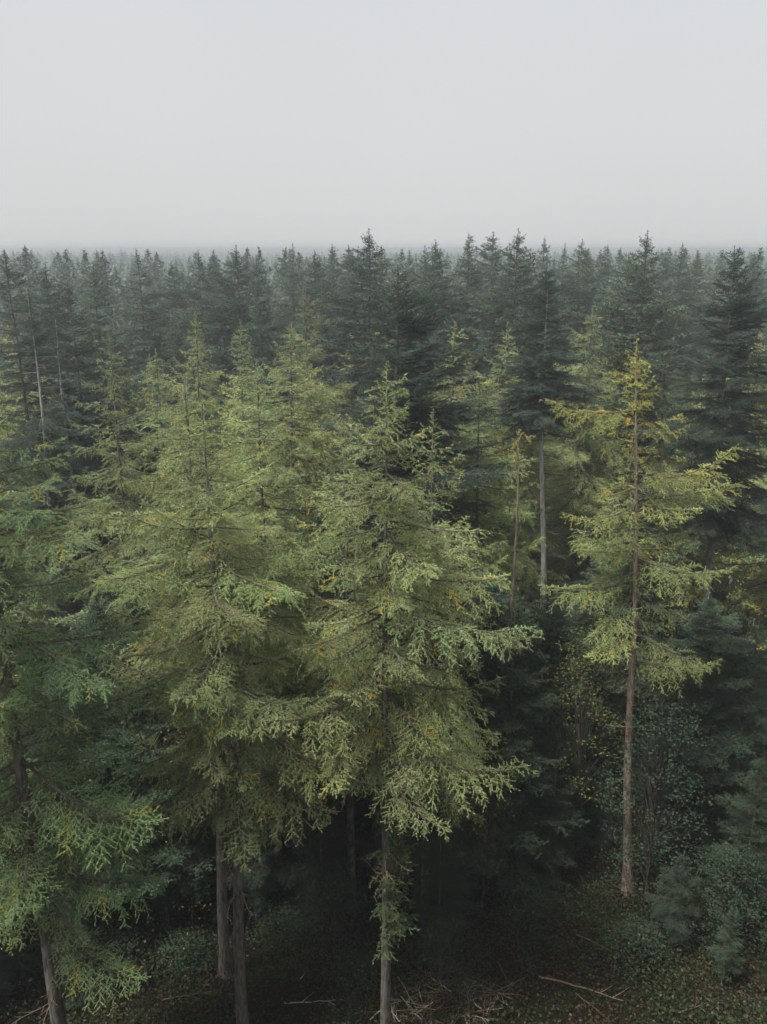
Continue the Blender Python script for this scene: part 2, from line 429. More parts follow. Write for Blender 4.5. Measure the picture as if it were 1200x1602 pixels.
def larch_tint(u, rng):
    k = rng.uniform(0.82, 1.12); y = rng.uniform(0.92, 1.10)
    return (k * y, k, k * rng.uniform(0.85, 1.05))
def bright_tint(u, rng):
    return tuple(1.2 * q for q in larch_tint(u, rng))
def gold_tint(u, rng):
    g = min(1, max(0, (u - 0.35) / 0.6)) * rng.uniform(0.3, 1.15) + (0.3 if rng.random() < 0.2 else 0)
    g = min(g, 1.1); k = rng.uniform(0.88, 1.12)
    return (k * (1.08 + 0.48 * g), k * (1.08 + 0.14 * g), k * (0.95 - 0.38 * g))
def dark_tint(u, rng):
    k = rng.uniform(0.62, 0.92)
    return (k, k, k)
def grey_tint(u, rng):
    k = rng.uniform(0.55, 0.75)
    return (k * 0.95, k, k * 1.05)

def T(px, py, Y):                                 # tree top seen at that pixel, Y metres ahead
    x, y, z = at(px, py, Y); return x, y, z

def stem(pm, pt, Y, lim=1.3):                     # base x, y, top x, height of a trunk seen at two pixels
    m, t = at(*pm, Y), at(*pt, Y)
    k = (t[0] - m[0]) / (t[2] - m[2]) * t[2]; k = max(-lim, min(lim, k))
    return t[0] - k, Y, t[0], t[2]

# ------------------------------------------------------------------ the nearest larches and firs, one by one
TREES = []                                        # (x, y, radius) already taken
def take(X, Y, r=1.6): TREES.append((X, Y, r))

# centre larch
X, Y, h = T(603, 566, 24.0); take(X, Y)
epi = [(z, random.Random(i).uniform(-2.2, 1.5), random.Random(i + 9).uniform(0.6, 1.35), R(random.Random(i + 3).uniform(-25, 40)), 0) for i, z in enumerate(np.linspace(5.4, 12.0, 52))]
near_tree('larch', 'tall pale green larch in the centre foreground, leafy sprouts on its lower trunk', X, Y, h, 12.2, 4.7, 98, 101, 0.21, tint=lambda u, r: larch_tint(u, r) if u > -0.01 else (0.5 * r.uniform(0.8, 1.1), 0.56, 0.52), extra=epi)
# left-centre larch with the long bare lower trunk
X, Y, h = T(316, 628, 24.0); take(X, Y)
near_tree('larch', 'broad pale green larch left of the centre larch, bare straight trunk reaching the lower edge', X, Y, h, 11.2, 4.7, 98, 102, 0.24, tint=larch_tint, barkm='bark',
          extra=[(11.6, 0.15, 3.2, R(-52), 0), (11.9, -0.4, 2.8, R(-48), 0.1), (11.2, 3.0, 2.4, R(-38), 0), (11.8, -1.9, 2.0, R(-55), 0), (12.2, 2.5, 2.6, R(-35), 0), (12.4, 0.5, 3.0, R(-40), 0)])
# the larch just behind it, darker trunk close beside
X, Y, h = T(287, 592, 27.5); take(X, Y)
near_tree('larch', 'larch whose darker trunk stands just behind the bare trunk at left', X, Y, h, 12.0, 4.4, 94, 103, 0.24, tint=larch_tint)
X, Y, h = T(400, 563, 33.0); take(X, Y)
near_tree('larch', 'larch half covered by the broad left larch, its tip showing just above it', X, Y, h, 11.0, 3.7, 108, 104, 0.2, tint=bright_tint)
X, Y, h = T(450, 503, 38.0); take(X, Y)
near_tree('larch', 'pale larch on the right side of the left larch group, behind the broad larch', X, Y, h, 11.0, 3.8, 112, 105, 0.2, tint=bright_tint)
# larch at the left edge
bx, by, bz = at(72, 1540, 21.0); take(bx, by)
near_tree('larch', 'nearest larch at the left edge, its top outside the picture, thick trunk at lower left', bx, by, 26.4, 8.6, 4.9, 112, 106, 0.30, tint=lambda u, r: tuple(a * b for a, b in zip(larch_tint(u, r), (0.72, 0.86, 0.86))), top_x=bx + 0.5, lmod=lambda z, az, L: L * (0.85 if z < 17 else 1.0))
# right larch, golden upper crown
bx, by, bz = on_ground(983, 1392); tx, ty, th = at(1001, 527, by); take(bx, by)
near_tree('larch', 'golden topped larch at right with long bare trunk and open crown', bx, by, th, 12.2, 3.3, 84, 107, 0.235, top_x=tx, tint=gold_tint, barkm='bark_red',
          extra=[(19.5, 0.1, 4.6, R(8), 0), (20.4, 0.0, 4.2, R(2), 0), (23.2, 2.9, 3.6, R(6), 0), (16.0, 3.0, 4.0, R(2), 0), (12.3, -0.5, 3.6, R(-3), 0), (12.0, -0.9, 3.0, R(2), 0)],
          lmod=lambda z, az, L: L * 0.2 if (math.sin(az) < -0.72 and z < 23.5) else L,
          dead=[(11.8, 3.0, 0, R(35), 0.9), (9.0, 3.2, 1, R(10), 0.6)])
# slender larch with the dead golden leader
bx, by, tx, th = stem((800, 1000), (814, 672), 35.0); take(bx, by)
nt_ = near_tree('larch', 'slender pinkish trunk with a drooping orange dead tip, right of the centre larch', bx, by, th, 5.0, 1.5, 40, 108, 0.19, barkm='bark_red', spire_h=0.8,
          tint=lambda u, r: (1.45, 1.05, 0.65) if u > 0.86 else (1, 1, 1), lmod=lambda z, az, L: L if (z > 20.4 or z < 13) else L * 0.42, top_x=tx,
          extra=[(th - 0.4, 2.9, 1.2, R(-62), 0), (th - 0.2, 0.2, 0.7, R(-35), 0), (th - 0.9, 3.3, 1.1, R(-72), 0), (th - 1.5, 2.6, 0.8, R(-60), 0)])
X, Y, h = T(819, 567, 52.0); take(X, Y)
near_tree('larch', 'larch crown rising right behind the slender trunk with the orange tip', X, Y, h, 7.0, 3.5, 95, 109, 0.18, tint=bright_tint)
# dark fir with the pale bare trunk
bx, by, tx, th = stem((852, 905), (850, 412), 48.0); take(bx, by)
near_tree('fir', 'dark fir with a pale bare trunk under its crown, left of the golden topped larch', bx, by, th, 19.3, 3.9, 150, 110, 0.25, barkm='bark_silver', tint=dark_tint, top_x=tx,
          dead=[(18.6, 0.1, 0, R(2), 1.0), (17.6, 0.3, 1, R(-3), 0.8), (16.9, -0.2, 0, R(-2), 0.9)],
          extra=[(z, 0.3 + 1.9 * i, 1.5, R(0), 0) for i, z in enumerate((13.0, 12.2, 14.2, 11.2, 10.0))] + [(z, 2.4 * i, 2.6, R(-6), 0) for i, z in enumerate(np.linspace(2.0, 9.6, 36))])
# big dark fir behind the centre larch
X, Y, h = T(617, 416, 37.0); take(X, Y)
near_tree('fir', 'broad dark fir directly behind the top of the centre larch', X, Y, h, 9.0, 5.0, 175, 111, 0.3, tint=dark_tint)
# big dark fir at the right edge, pale lower trunk
bx, by, tx, th = stem((1113, 900), (1150, 383), 43.0); take(bx, by)
near_tree('fir', 'tall dark fir at the right edge with a pale trunk below its crown', bx, by, th, 15.2, 4.6, 150, 112, 0.27, barkm='bark_pale', tint=dark_tint, top_x=tx,
          dead=[(13.6, 0.2, 2, R(28), 0.8), (14.0, 2.9, 1, R(30), 1.0), (12.6, 3.0, 0, R(12), 0.8), (15.5, 3.1, 0, R(15), 1.0)])
# left group of firs
bx, by, tx, th = stem((57, 640), (47, 452), 42.0, 0.6); take(bx, by)
near_tree('fir', 'thin dark fir at left with pale trunk and bare dead branches below its top', bx, by, th, 24.6, 2.6, 26, 113, 0.2, barkm='bark_pale', tint=dark_tint, top_x=tx,
          dead=[(24.5 - 0.25 * i, (0.1, 3.0, 0.4, 2.7, -0.4, 3.5, 0.0, 3.1, 0.6, 2.5)[i], i, R(2 - i), 0.42) for i in range(10)],
          extra=[(z, 2.4 * i, 2.3, R(-6), 0) for i, z in enumerate(np.linspace(4, 21.3, 80))])
X, Y, h = T(8, 392, 47.0); take(X, Y)
near_tree('fir', 'tall dark fir cut by the left edge, tip at the horizon', X, Y, h, 15.0, 3.4, 95, 114, 0.26, tint=dark_tint)
X, Y, h = T(105, 437, 50.0); take(X, Y)
near_tree('fir', 'dark full fir right of the thin fir with dead branches', X, Y, h, 9.0, 3.8, 110, 115, 0.25, tint=dark_tint)
bx, by, tx, th = stem((118, 800), (84, 500), 46.0, 0.8); take(bx, by)
near_tree('fir', 'half bare fir at left with long pale trunk showing in the dark gap', bx, by, th, 18.8, 2.6, 52, 116, 0.24, barkm='bark_pale', tint=dark_tint, top_x=tx,
          extra=[(z, 2.4 * i, 2.4, R(-6), 0) for i, z in enumerate(np.linspace(3, 12.0, 46))])
X, Y, h = T(166, 522, 37.0); take(X, Y)
near_tree('larch', 'dull green larch standing between the left firs and the broad larch', X, Y, h, 9.0, 3.3, 90, 117, 0.2, tint=lambda u, r: tuple(0.9 * q for q in larch_tint(u, r)))
for px, py, Y_, lab, sd_, lm, tn in (
    (300, 487, 46.0, 'pointed larch top standing clear behind the middle of the left larch group', 121, 3.6, bright_tint),
    (243, 545, 43.0, 'larch top showing just above the larch with the darker trunk', 122, 3.4, bright_tint),
    (372, 500, 52.0, 'larch top between two taller pointed larches at the back of the left group', 123, 3.5, bright_tint),
    (477, 448, 57.0, 'dim green larch, highest and farthest of the left larch group', 124, 3.8, lambda u, r: tuple(0.85 * q for q in larch_tint(u, r))),
    (708, 503, 43.0, 'pale larch right of the broad dark central fir', 125, 4.4, bright_tint),
    (795, 503, 51.0, 'larch behind and left of the dark fir with pale trunk', 126, 3.9, bright_tint),
    (925, 478, 55.0, 'larch between the pale trunked dark fir and the golden topped larch', 127, 4.2, bright_tint),
    (1052, 488, 56.0, 'dull green larch behind the golden topped larch on its right', 128, 3.6, lambda u, r: tuple(0.9 * q for q in larch_tint(u, r))),
    (540, 655, 31.0, 'larch filling the gap left of the centre larch, a little behind it', 129, 3.5, larch_tint),
    (678, 640, 30.5, 'larch close behind the centre larch on its right side', 130, 3.5, larch_tint),
    (752, 585, 38.0, 'larch between the centre larch and the slender orange tipped trunk', 131, 3.6, larch_tint),
    (585, 540, 35.0, 'dark fir low in the gap behind the centre larch on its left', 132, 3.4, dark_tint)):
    X, Y, h = T(px, py, Y_); take(X, Y)
    near_tree('larch' if 'larch' in lab[:22] else 'fir', lab, X, Y, h, 7.0, lm, 74 if sd_ in (129, 130, 131) else 100, sd_, 0.2, tint=tn)

# ------------------------------------------------------------------ trees further in: shared crowns, tree > trunk, crown
MIDC = {'fir': [], 'larch': [], 'far': []}
for i in range(6):
    H = 28.0
    MIDC['fir'].append((crown_mesh('crown', 'fir', 'mid', H, (7, 11, 14, 9, 12, 6)[i], (4.3, 3.6, 3.2, 4.7, 3.8, 4.9)[i], (150, 130, 115, 160, 135, 165)[i], 300 + i, M['fir'], MIDB['fir']), trunk_mesh('trunk', H, 0.25, 300 + i, M['bark'])[0]))
for i in range(3):
    H = 25.0
    MIDC['larch'].append((crown_mesh('crown', 'larch', 'mid', H, (8, 10, 7)[i], (3.8, 3.4, 4.0)[i], 100, 320 + i, M['larch'], MIDB['larch']), trunk_mesh('trunk', H, 0.22, 320 + i, M['bark'])[0]))
for i in range(5):
    H = 28.0
    MIDC['far'].append((crown_mesh('crown', 'fir', 'far', H, (9, 12, 10, 8, 13)[i], (3.5, 3.0, 3.3, 3.8, 2.8)[i], (110, 95, 100, 115, 90)[i], 340 + i, M['farfir'], FARB), trunk_mesh('trunk', H, 0.22, 340 + i, M['bark'], 5, 6)[0]))
HNOM = {'fir': 28.0, 'larch': 25.0, 'far': 28.0}
def mid_tree(kind, label, X, Y, h, var, rz, wide=1.0, tint=(1, 1, 1), group=None, name=None, cat='tree'):
    root = bpy.data.objects.new(name or ('larch_tree' if kind == 'larch' else 'fir_tree'), None); COL.objects.link(root)
    gz = ground_z(X, Y); root.location = (X, Y, gz); root.rotation_euler = (0, 0, rz)
    s = (h - gz) / HNOM[kind]; root.scale = (s * wide, s * wide, s)
    cme, tme = MIDC[kind][var % len(MIDC[kind])]
    link('trunk', tme, root); c = link('crown', cme, root); c.color = (*tint, 1)
    tag(root, label, cat, group); take(X, Y)
    return root

rs = random.Random(5)
# firs whose tips stand on the skyline, read off from left to right
SKY = [(70, 413, 66), (145, 412, 58), (213, 391, 82), (268, 410, 95), (310, 393, 80), (335, 397, 104), (369, 386, 72), (401, 402, 67), (458, 382, 88), (492, 393, 80),
       (520, 384, 96), (545, 384, 108), (577, 361, 66), (640, 396, 110), (665, 385, 92), (681, 377, 76), (733, 367, 78), (772, 364, 90), (811, 361, 64), (852, 373, 96), (884, 383, 86),
       (911, 376, 88), (951, 384, 108), (985, 398, 84), (1013, 364, 57), (1042, 396, 98), (1068, 382, 92), (1092, 398, 104), (1180, 396, 100)]
ORD = ['first', 'second', 'third', 'fourth', 'fifth', 'sixth', 'seventh', 'eighth', 'ninth', 'tenth', 'eleventh', 'twelfth', 'thirteenth', 'fourteenth', 'fifteenth', 'sixteenth', 'seventeenth', 'eighteenth', 'nineteenth', 'twentieth'] + ['%dth' % q for q in range(21, 60)]
SPECIAL = {577: 'tallest fir spire on the skyline, just left of the picture centre', 1013: 'dark narrow fir spire rising above the skyline at right, nearer than its neighbours',
           811: 'tall dark fir spire on the skyline straight above the slender orange tipped trunk'}
for i, (px, py, Y_) in enumerate(SKY):
    X, Y, h = T(px, py, Y_)
    if px in SPECIAL: lab = SPECIAL[px]
    elif i < 15: lab = '%s fir from the left among those whose tips reach the misty skyline' % ORD[i]
    else: lab = '%s fir from the right among those whose tips reach the misty skyline' % ORD[len(SKY) - 1 - i]
    k = rs.uniform(0.8, 1.1)
    mid_tree('fir', lab, X, Y, h, i, rs.uniform(0, 6.28), rs.uniform(0.95, 1.25), (k * (1 + 0.3 * (i * 0.37 % 1)), k * (1 + 0.18 * (i * 0.37 % 1)), k), 'firs on the skyline')
# firs and larches filling the stand between them
def free(x, y, d):
    return all((x - a) ** 2 + (y - b) ** 2 > d * d for a, b, _ in TREES)
def hw(y): return 0.49 * (y + 9)                   # half width of the view at ground, with margin
def px_of(x, y, z):
    dep = y * CP + (CAM_H - z) * SP_
    return 600 + FPX * x / dep
SKYNAME = []
for i, (px, py, Y_) in enumerate(SKY):
    SKYNAME.append({577: 'tallest skyline spire near the centre', 1013: 'dark narrow skyline spire at right', 811: 'skyline spire above the orange tip'}.get(px) or
                   ('%s skyline fir from the %s' % ((ORD[i], 'left') if i < 15 else (ORD[len(SKY) - 1 - i], 'right'))))
HIDDEN = {'middle': [4, 5, 8, 11, 12, 13, 14, 21, 24, 42, 50, 51, 54, 56, 60, 66, 69, 70, 73, 74, 80, 93, 111, 112], 'low': [22, 63], 'deep': [1, 4, 5, 8, 9, 12, 14, 17, 18, 20, 24, 26, 29, 33, 37, 38, 39, 42, 48, 50, 51, 54, 56, 58, 59, 62, 65, 66, 68, 69, 70, 74, 76, 78, 79, 82, 90, 91, 93, 94, 95, 96, 100, 102, 103, 104, 108, 111, 115, 120, 122, 124, 129, 130, 131, 135, 138, 139, 144, 147, 148, 149], 'shade': [33, 1, 19, 6, 22, 15, 25, 8, 27, 26, 23]}   # nothing of these would show
FILL = []                                          # (set, number, kind, X, Y, h, variant, turn, width, tint)
n = 0
for tries in range(6000):
    if n >= 120: break
    Y_ = rs.uniform(40, 105); X_ = rs.uniform(-hw(Y_), hw(Y_))
    if not free(X_, Y_, 4.2): continue
    kind = 'larch' if (Y_ < 80 and rs.random() < 0.5) else 'fir'
    cap = 22.5 if Y_ < 60 else (24.0 if Y_ < 78 else 25.5)
    FILL.append(('low' if Y_ < 60 else 'middle', n, kind, X_, Y_, cap - rs.uniform(0, 6.0), rs.randrange(6), rs.uniform(0, 6.28), rs.uniform(0.95, 1.3), rs.uniform(0.75, 1.1)))
    take(X_, Y_); n += 1
m = 0
for tries in range(9000):
    if m >= 150: break
    Y_ = rs.uniform(100, 175); X_ = rs.uniform(-hw(Y_), hw(Y_))
    if not free(X_, Y_, 5.6): continue
    FILL.append(('deep', m, 'far', X_, Y_, (29.3 - 0.8 * rs.random() if rs.random() < 0.25 else 27.6 - 6.0 * rs.random() ** 0.8), rs.randrange(5), rs.uniform(0, 6.28), rs.uniform(1.0, 1.35), rs.uniform(0.8, 1.1)))
    take(X_, Y_); m += 1
RANK = {1: [''], 2: ['nearer ', 'farther '], 3: ['nearest ', 'middle ', 'farthest ']}
def ranks(k): return RANK.get(k) or [('nearest ' if j == 0 else ORD[j] + ' nearest ') for j in range(k)]
bins = {}
for f in FILL:
    if f[1] in HIDDEN.get(f[0], ()): continue
    top = px_of(f[3], f[4], f[5])
    if f[0] == 'low' and ((f[4] < 49 and 790 < px_of(f[3], f[4], 14) < 915) or (f[4] < 44 and 1050 < px_of(f[3], f[4], 14) < 1170)): continue   # keep the two pale trunks in view
    if f[0] == 'low': key = ('low', f[2], 0, '')
    else:
        j = min(range(len(SKY)), key=lambda q: abs(SKY[q][0] - top))
        key = (f[0], 'larch' if f[2] == 'larch' else 'fir', j, 'left' if top < SKY[j][0] else 'right')
    bins.setdefault(key, []).append((f, top))
for key, lst in bins.items():
    lst.sort(key=lambda q: q[1] if key[0] == 'low' else q[0][4])
    for j, (f, top) in enumerate(lst):
        if key[0] == 'low':
            lab = '%s short %s from the left among those tucked between the front trees and skyline' % (ORD[j], key[1])
            g = 'low %s in the stand' % ('firs' if key[1] == 'fir' else 'larches')
        elif key[0] == 'middle':
            lab = '%smisty %s below and %s of the %s' % (ranks(len(lst))[j], key[1], key[3], SKYNAME[key[2]])
            g = 'firs in the misty middle rows' if key[1] == 'fir' else 'larches in the misty middle rows'
        else:
            lab = '%spale far fir behind and %s of the %s' % (ranks(len(lst))[j], key[3], SKYNAME[key[2]])
            g = 'firs deep in the mist'
        k = f[9]
        wm = (f[7] * 7.3) % 1.0                      # some crowns are warmer green than others
        mid_tree(f[2], lab, f[3], f[4], f[5], f[6], f[7], f[8], (k * (1 + 0.45 * wm), k * (1 + 0.25 * wm), k * (1 - 0.10 * wm)), g)
# unseen trees added beside and behind the viewpoint to shade the front wood
for i in range(96):
    for tries in range(80):
        X_ = rs.uniform(-34, 34); Y_ = rs.uniform(-26, 34)
        if Y_ > -3.0 and abs(X_) < 0.47 * (Y_ * 0.95 + 9) + 5.0: continue
        if free(X_, Y_, 3.7): break
    else: continue
    kind = 'larch' if rs.random() < 0.5 else 'fir'
    mid_tree(kind, 'tree of the same wood standing outside the picture beside the viewpoint', X_, Y_, rs.uniform(22.5, 25.5), rs.randrange(6), rs.uniform(0, 6.28), 1.0, (1, 1, 1), 'trees around the viewpoint')

# far wood: thousands of small tops, one mass
def far_wood():
    rng = np.random.default_rng(77); vs_, cs = [], []
    def blade_tree(nw, nb):
        zz, out_ = 1 - 0.55 * (1 - np.arange(nw) / nw) ** 1.5, []
        for z in zz:
            dep = (1 - z) * 28
            Lw = min(3.6, 0.50 * dep + 0.22) * rng.uniform(0.8, 1.15); a0 = rng.random() * 6.28
            for j in range(nb):
                az = a0 + 6.283 * j / nb + rng.normal(0, .25); L = Lw * rng.uniform(0.65, 1.2)
                c, s = math.cos(az), math.sin(az); wd = 0.34 * L + 0.06; zz0 = z * 28; up_ = 0.35 * L + 0.2
                b = np.array([[0, 0, zz0 + up_], [0.6 * L * c - wd * s, 0.6 * L * s + wd * c, zz0 - .15 * L], [L * c, L * s, zz0 + 0.02 * L],
                              [0, 0, zz0 + up_], [L * c, L * s, zz0 + 0.02 * L], [0.6 * L * c + wd * s, 0.6 * L * s - wd * c, zz0 - .15 * L]])
                out_.append(b)
        out_.append(np.array([[-.12, 0, 27.2], [.12, 0, 27.2], [0, 0, 28.4]])); out_.append(np.array([[0, -.12, 27.2], [0, .12, 27.2], [0, 0, 28.4]]))
        return np.concatenate(out_)
    protA = [blade_tree(17, 8) for _ in range(7)]; protB = [blade_tree(10, 6) for _ in range(6)]
    for (y0, y1, num, prot) in ((172, 320, 900, protA), (320, 620, 1700, protB), (620, 1400, 2600, protB)):
        for k in range(num):
            y = math.sqrt(rng.uniform(y0 * y0, y1 * y1)); x = rng.uniform(-1, 1) * 0.53 * (y + 10)
            p = prot[rng.integers(len(prot))]; a = rng.random() * 6.28; s = (rng.uniform(0.70, 1.0) + 0.04 * math.sin(x * 0.021 + 1.3 * math.sin(y * 0.012)) + 0.015 * math.sin(x * 0.09)) + (0.05 if rng.random() < 0.04 else 0); wx = rng.uniform(0.8, 1.15) * (1.0 if y < 320 else 1.3)
            c, sn = math.cos(a) * wx, math.sin(a) * wx
            q = p.copy(); q[:, 0] = p[:, 0] * c - p[:, 1] * sn + x; q[:, 1] = p[:, 0] * sn + p[:, 1] * c + y; q[:, 2] = p[:, 2] * s
            vs_.append(q); cs.append(np.full((len(q) // 3, 2), (rng.random(), 0)))
    v = np.concatenate(vs_).astype(np.float32); c = np.concatenate(cs).astype(np.float32)
    o = link('distant_forest', soup_mesh('distant_forest', (v, c, np.zeros(len(c), np.int32)), [M['farfir']]))
    tag(o, 'endless fir wood fading into mist along the horizon', 'forest', kind='stuff')
far_wood()

# ------------------------------------------------------------------ dark half-grown firs between the front trunks
for i, (px, py, Y_, lab) in enumerate(((775, 905, 35.0, 'half grown dark fir below the slender orange tipped trunk'), (872, 940, 38.5, 'half grown dark fir between the orange tipped trunk and the golden topped larch'),
        (700, 1000, 33.5, 'half grown dark fir right behind the centre trunk'), (470, 950, 33.5, 'half grown dark fir between the broad larch and the centre larch'),
        (150, 930, 33.0, 'half grown dark fir right of the left edge larch'), (235, 1020, 31.5, 'half grown dark fir left of the bare front trunk'), (1110, 930, 37.0, 'half grown dark fir right of the golden topped larch'))):
    X, Y, h = T(px, py, Y_)
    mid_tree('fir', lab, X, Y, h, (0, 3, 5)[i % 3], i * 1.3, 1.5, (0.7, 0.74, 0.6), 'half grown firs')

# ------------------------------------------------------------------ understorey
YOUNG = []
for i in range(4):
    H = 9.0
    YOUNG.append((crown_mesh('crown', 'fir', 'near', H, (0.8, 1.5, 0.6, 2.0)[i], (2.2, 1.9, 2.4, 1.8)[i], 70, 400 + i, M['fir'], {nom: [bough(nom, FIR, 'near', np.random.default_rng(450 + i * 7 + j)) for j in range(2)] for nom in (0.5, 1.0, 1.8)}),
                  trunk_mesh('trunk', H, 0.09, 400 + i, M['bark'])[0]))
def young_fir(label, X, Y, h, var, tint=(1, 1, 1), wide=1.0, group=None):
    root = bpy.data.objects.new('young_fir', None); COL.objects.link(root)
    root.location = (X, Y, ground_z(X, Y)); root.rotation_euler = (0, 0, var * 1.7); s = h / 9.0; root.scale = (s * wide, s * wide, s)
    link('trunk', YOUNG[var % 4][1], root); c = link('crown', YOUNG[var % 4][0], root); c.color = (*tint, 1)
    tag(root, label, 'tree', group); take(X, Y, 1)
G = 0.9
for i, (px, py, Y_, wd, lab) in enumerate((
    (812, 945, 33.3, 0.8, 'young fir under the slender orange tipped trunk'),
    (742, 1075, 33.0, 0.9, 'young dark fir in the gap right of the centre larch trunk'),
    (690, 1240, 29.0, 0.8, 'small dark fir close to the right of the centre trunk near the ground'),
    (1190, 960, 36.0, 1.0, 'dark young fir at the right edge below the pale trunked fir'),
    (1060, 985, 39.0, 0.9, 'young dark fir standing behind the golden larch trunk on its right'),
    (1195, 1180, 30.0, 1.0, 'low young fir at the right edge in the lower part'),
    (870, 1150, 33.0, 0.8, 'dark young fir left of the long bare trunk at right'),
    (170, 900, 36.0, 1.0, 'dark young fir in the shaded gap between the left edge larch and the broad larch'),
    (500, 1170, 31.0, 0.9, 'young fir in the dark gap between the two front trunks'),
    (240, 1210, 30.0, 0.8, 'small fir in the shade left of the bare front trunk'),
    (930, 900, 41.0, 0.9, 'young fir deep in the shade left of the golden larch'),
    (455, 1010, 36.0, 1.0, 'young fir hidden behind the meeting boughs of the two front larches'),
    (640, 1060, 33.0, 1.0, 'young fir right behind the centre larch trunk'),
    (340, 1080, 34.0, 1.0, 'young fir straight behind the bare front trunk'),
    (1120, 1080, 36.0, 1.0, 'bushy young fir behind the dark leaved bush at right'),
    (60, 1060, 30.0, 0.9, 'young fir behind the thick trunk at the left edge'))):
    X, Y, h = T(px, py, Y_)
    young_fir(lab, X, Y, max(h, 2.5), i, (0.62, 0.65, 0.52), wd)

ru = random.Random(31); SHADE = []
for i in range(34):
    for tries in range(80):
        Y_ = ru.uniform(26.5, 46); X_ = ru.uniform(-1, 1) * 0.46 * (0.95 * Y_ + 9)
        bare = -1.5 < X_ < 12.0 and Y_ < 33           # the open patch of floor at lower right
        if not bare and free(X_, Y_, 2.2): break
    else: continue
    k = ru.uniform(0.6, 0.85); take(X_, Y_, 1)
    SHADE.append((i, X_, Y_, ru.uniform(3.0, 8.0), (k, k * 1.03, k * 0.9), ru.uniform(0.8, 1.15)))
SHADE = [q for q in SHADE if q[0] not in HIDDEN.get('shade', ())]
SHADE.sort(key=lambda q: px_of(q[1], q[2], q[3]))
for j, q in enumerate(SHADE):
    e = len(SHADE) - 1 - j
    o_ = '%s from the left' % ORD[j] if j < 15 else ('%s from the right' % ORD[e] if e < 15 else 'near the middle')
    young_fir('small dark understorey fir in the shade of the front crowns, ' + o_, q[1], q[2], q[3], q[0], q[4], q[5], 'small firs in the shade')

def leafy(nclump, rx, rz, leaf, n_leaf, rng, gold=0.02, base=0.8):
    """leaf clumps spread over an uneven dome, as soup"""
    S = Soup(); cl = []
    for k in range(nclump):
        a = rng.random() * 6.283; u = rng.random() ** 0.5; zf = rng.random() ** 0.8
        r = rx * u * math.sqrt(max(0.08, 1 - (zf * 0.97) ** 2)) * rng.uniform(0.8, 1.15)
        cl.append((r * math.cos(a), r * math.sin(a), base + rz * zf))
    cl = np.array(cl); N = nclump * n_leaf
    ci = np.repeat(np.arange(nclump), n_leaf)
    pos = cl[ci] + rng.normal(0, 1, (N, 3)) * np.array([0.27, 0.27, 0.11])
    d = unit(np.stack([rng.normal(size=N), rng.normal(size=N), rng.normal(-0.1, 0.35, N)], 1)); nrm = unit(np.stack([rng.normal(0, .8, N), rng.normal(0, .8, N), np.ones(N)], 1))
    s = unit(np.cross(d, nrm)); L = leaf * rng.uniform(0.7, 1.3, (N, 1)); W = L * 0.30
    a, b = pos, pos + d * L; m1 = pos + d * L * 0.5 + s * W; m2 = pos + d * L * 0.5 - s * W
    v = np.stack([a, m1, b, a, b, m2], 1).reshape(-1, 3)
    c = np.repeat(np.stack([rng.random(N), (rng.random(N) < gold) * 1.0], 1), 2, 0)
    S.add(v, c, 0)
    return S.arrays(), cl
def bush(name, label, cat, X, Y, rx, rz, leaf, ncl, nl, seed, mat, gold=0.02, base=0.8, stemr=0.05):
    rng = np.random.default_rng(seed)
    root = bpy.data.objects.new(name, None); COL.objects.link(root); root.location = (X, Y, ground_z(X, Y))
    arr, cl = leafy(ncl, rx, rz, leaf, nl, rng, gold, base)
    link('foliage', soup_mesh('foliage', arr, [M[mat]]), root)
    S = Soup(); H = base + rz * 0.8
    S.add(tube_tris([(0, 0, -0.3), (0.1, 0.05, H * 0.4), (0, 0, H * 0.75), (0.08, 0, H)], [stemr, stemr * .75, stemr * .45, 0.01], 6), (0, 0), 0)
    for k in range(0, len(cl), 2):
        q = cl[k]; z0 = max(0.2, q[2] * rng.uniform(0.45, 0.7))
        S.add(tube_tris([(0, 0, z0), (q[0] * .55, q[1] * .55, z0 * .4 + q[2] * .6 + .1), tuple(q)], [stemr * .35, stemr * .2, 0.006], 3), (0, 0), 0)
    link('stem', soup_mesh('stem', S.arrays(), [M['twig']]), root)
    tag(root, label, cat); take(X, Y, 1)
X, Y, h = T(190, 985, 31.0); bush('evergreen_bush', 'dark blue green leafy bush in the gap right of the left edge larch', 'bush', X, Y, 2.5, h - 1.0, 0.13, 230, 30, 501, 'bush', 0.015)
X, Y, h = T(1045, 1085, 31.5); bush('evergreen_bush', 'dark glossy leafy bush right of the long bare trunk', 'bush', X, Y, 2.6, h - 0.6, 0.13, 210, 30, 502, 'bush', 0.0, 0.6)
X, Y, h = T(925, 985, 33.8); bush('beech_sapling', 'yellow green broadleaved sapling left of the long bare trunk at right', 'tree', X, Y, 2.3, h - 4.0, 0.11, 120, 26, 503, 'beech', 0.08, 4.0)
X, Y, h = T(765, 1150, 30.5); bush('beech_sapling', 'thin sapling with sparse yellow green leaves right of the centre larch', 'tree', X, Y, 1.4, h - 1.6, 0.10, 60, 20, 504, 'beech', 0.1, 1.6, 0.04)
X, Y, h = T(270, 1090, 29.5); bush('beech_sapling', 'sapling with hanging yellow leaves left of the bare front trunk', 'tree', X, Y, 1.0, h - 2.0, 0.10, 40, 22, 505, 'beech', 0.3, 2.0, 0.04)
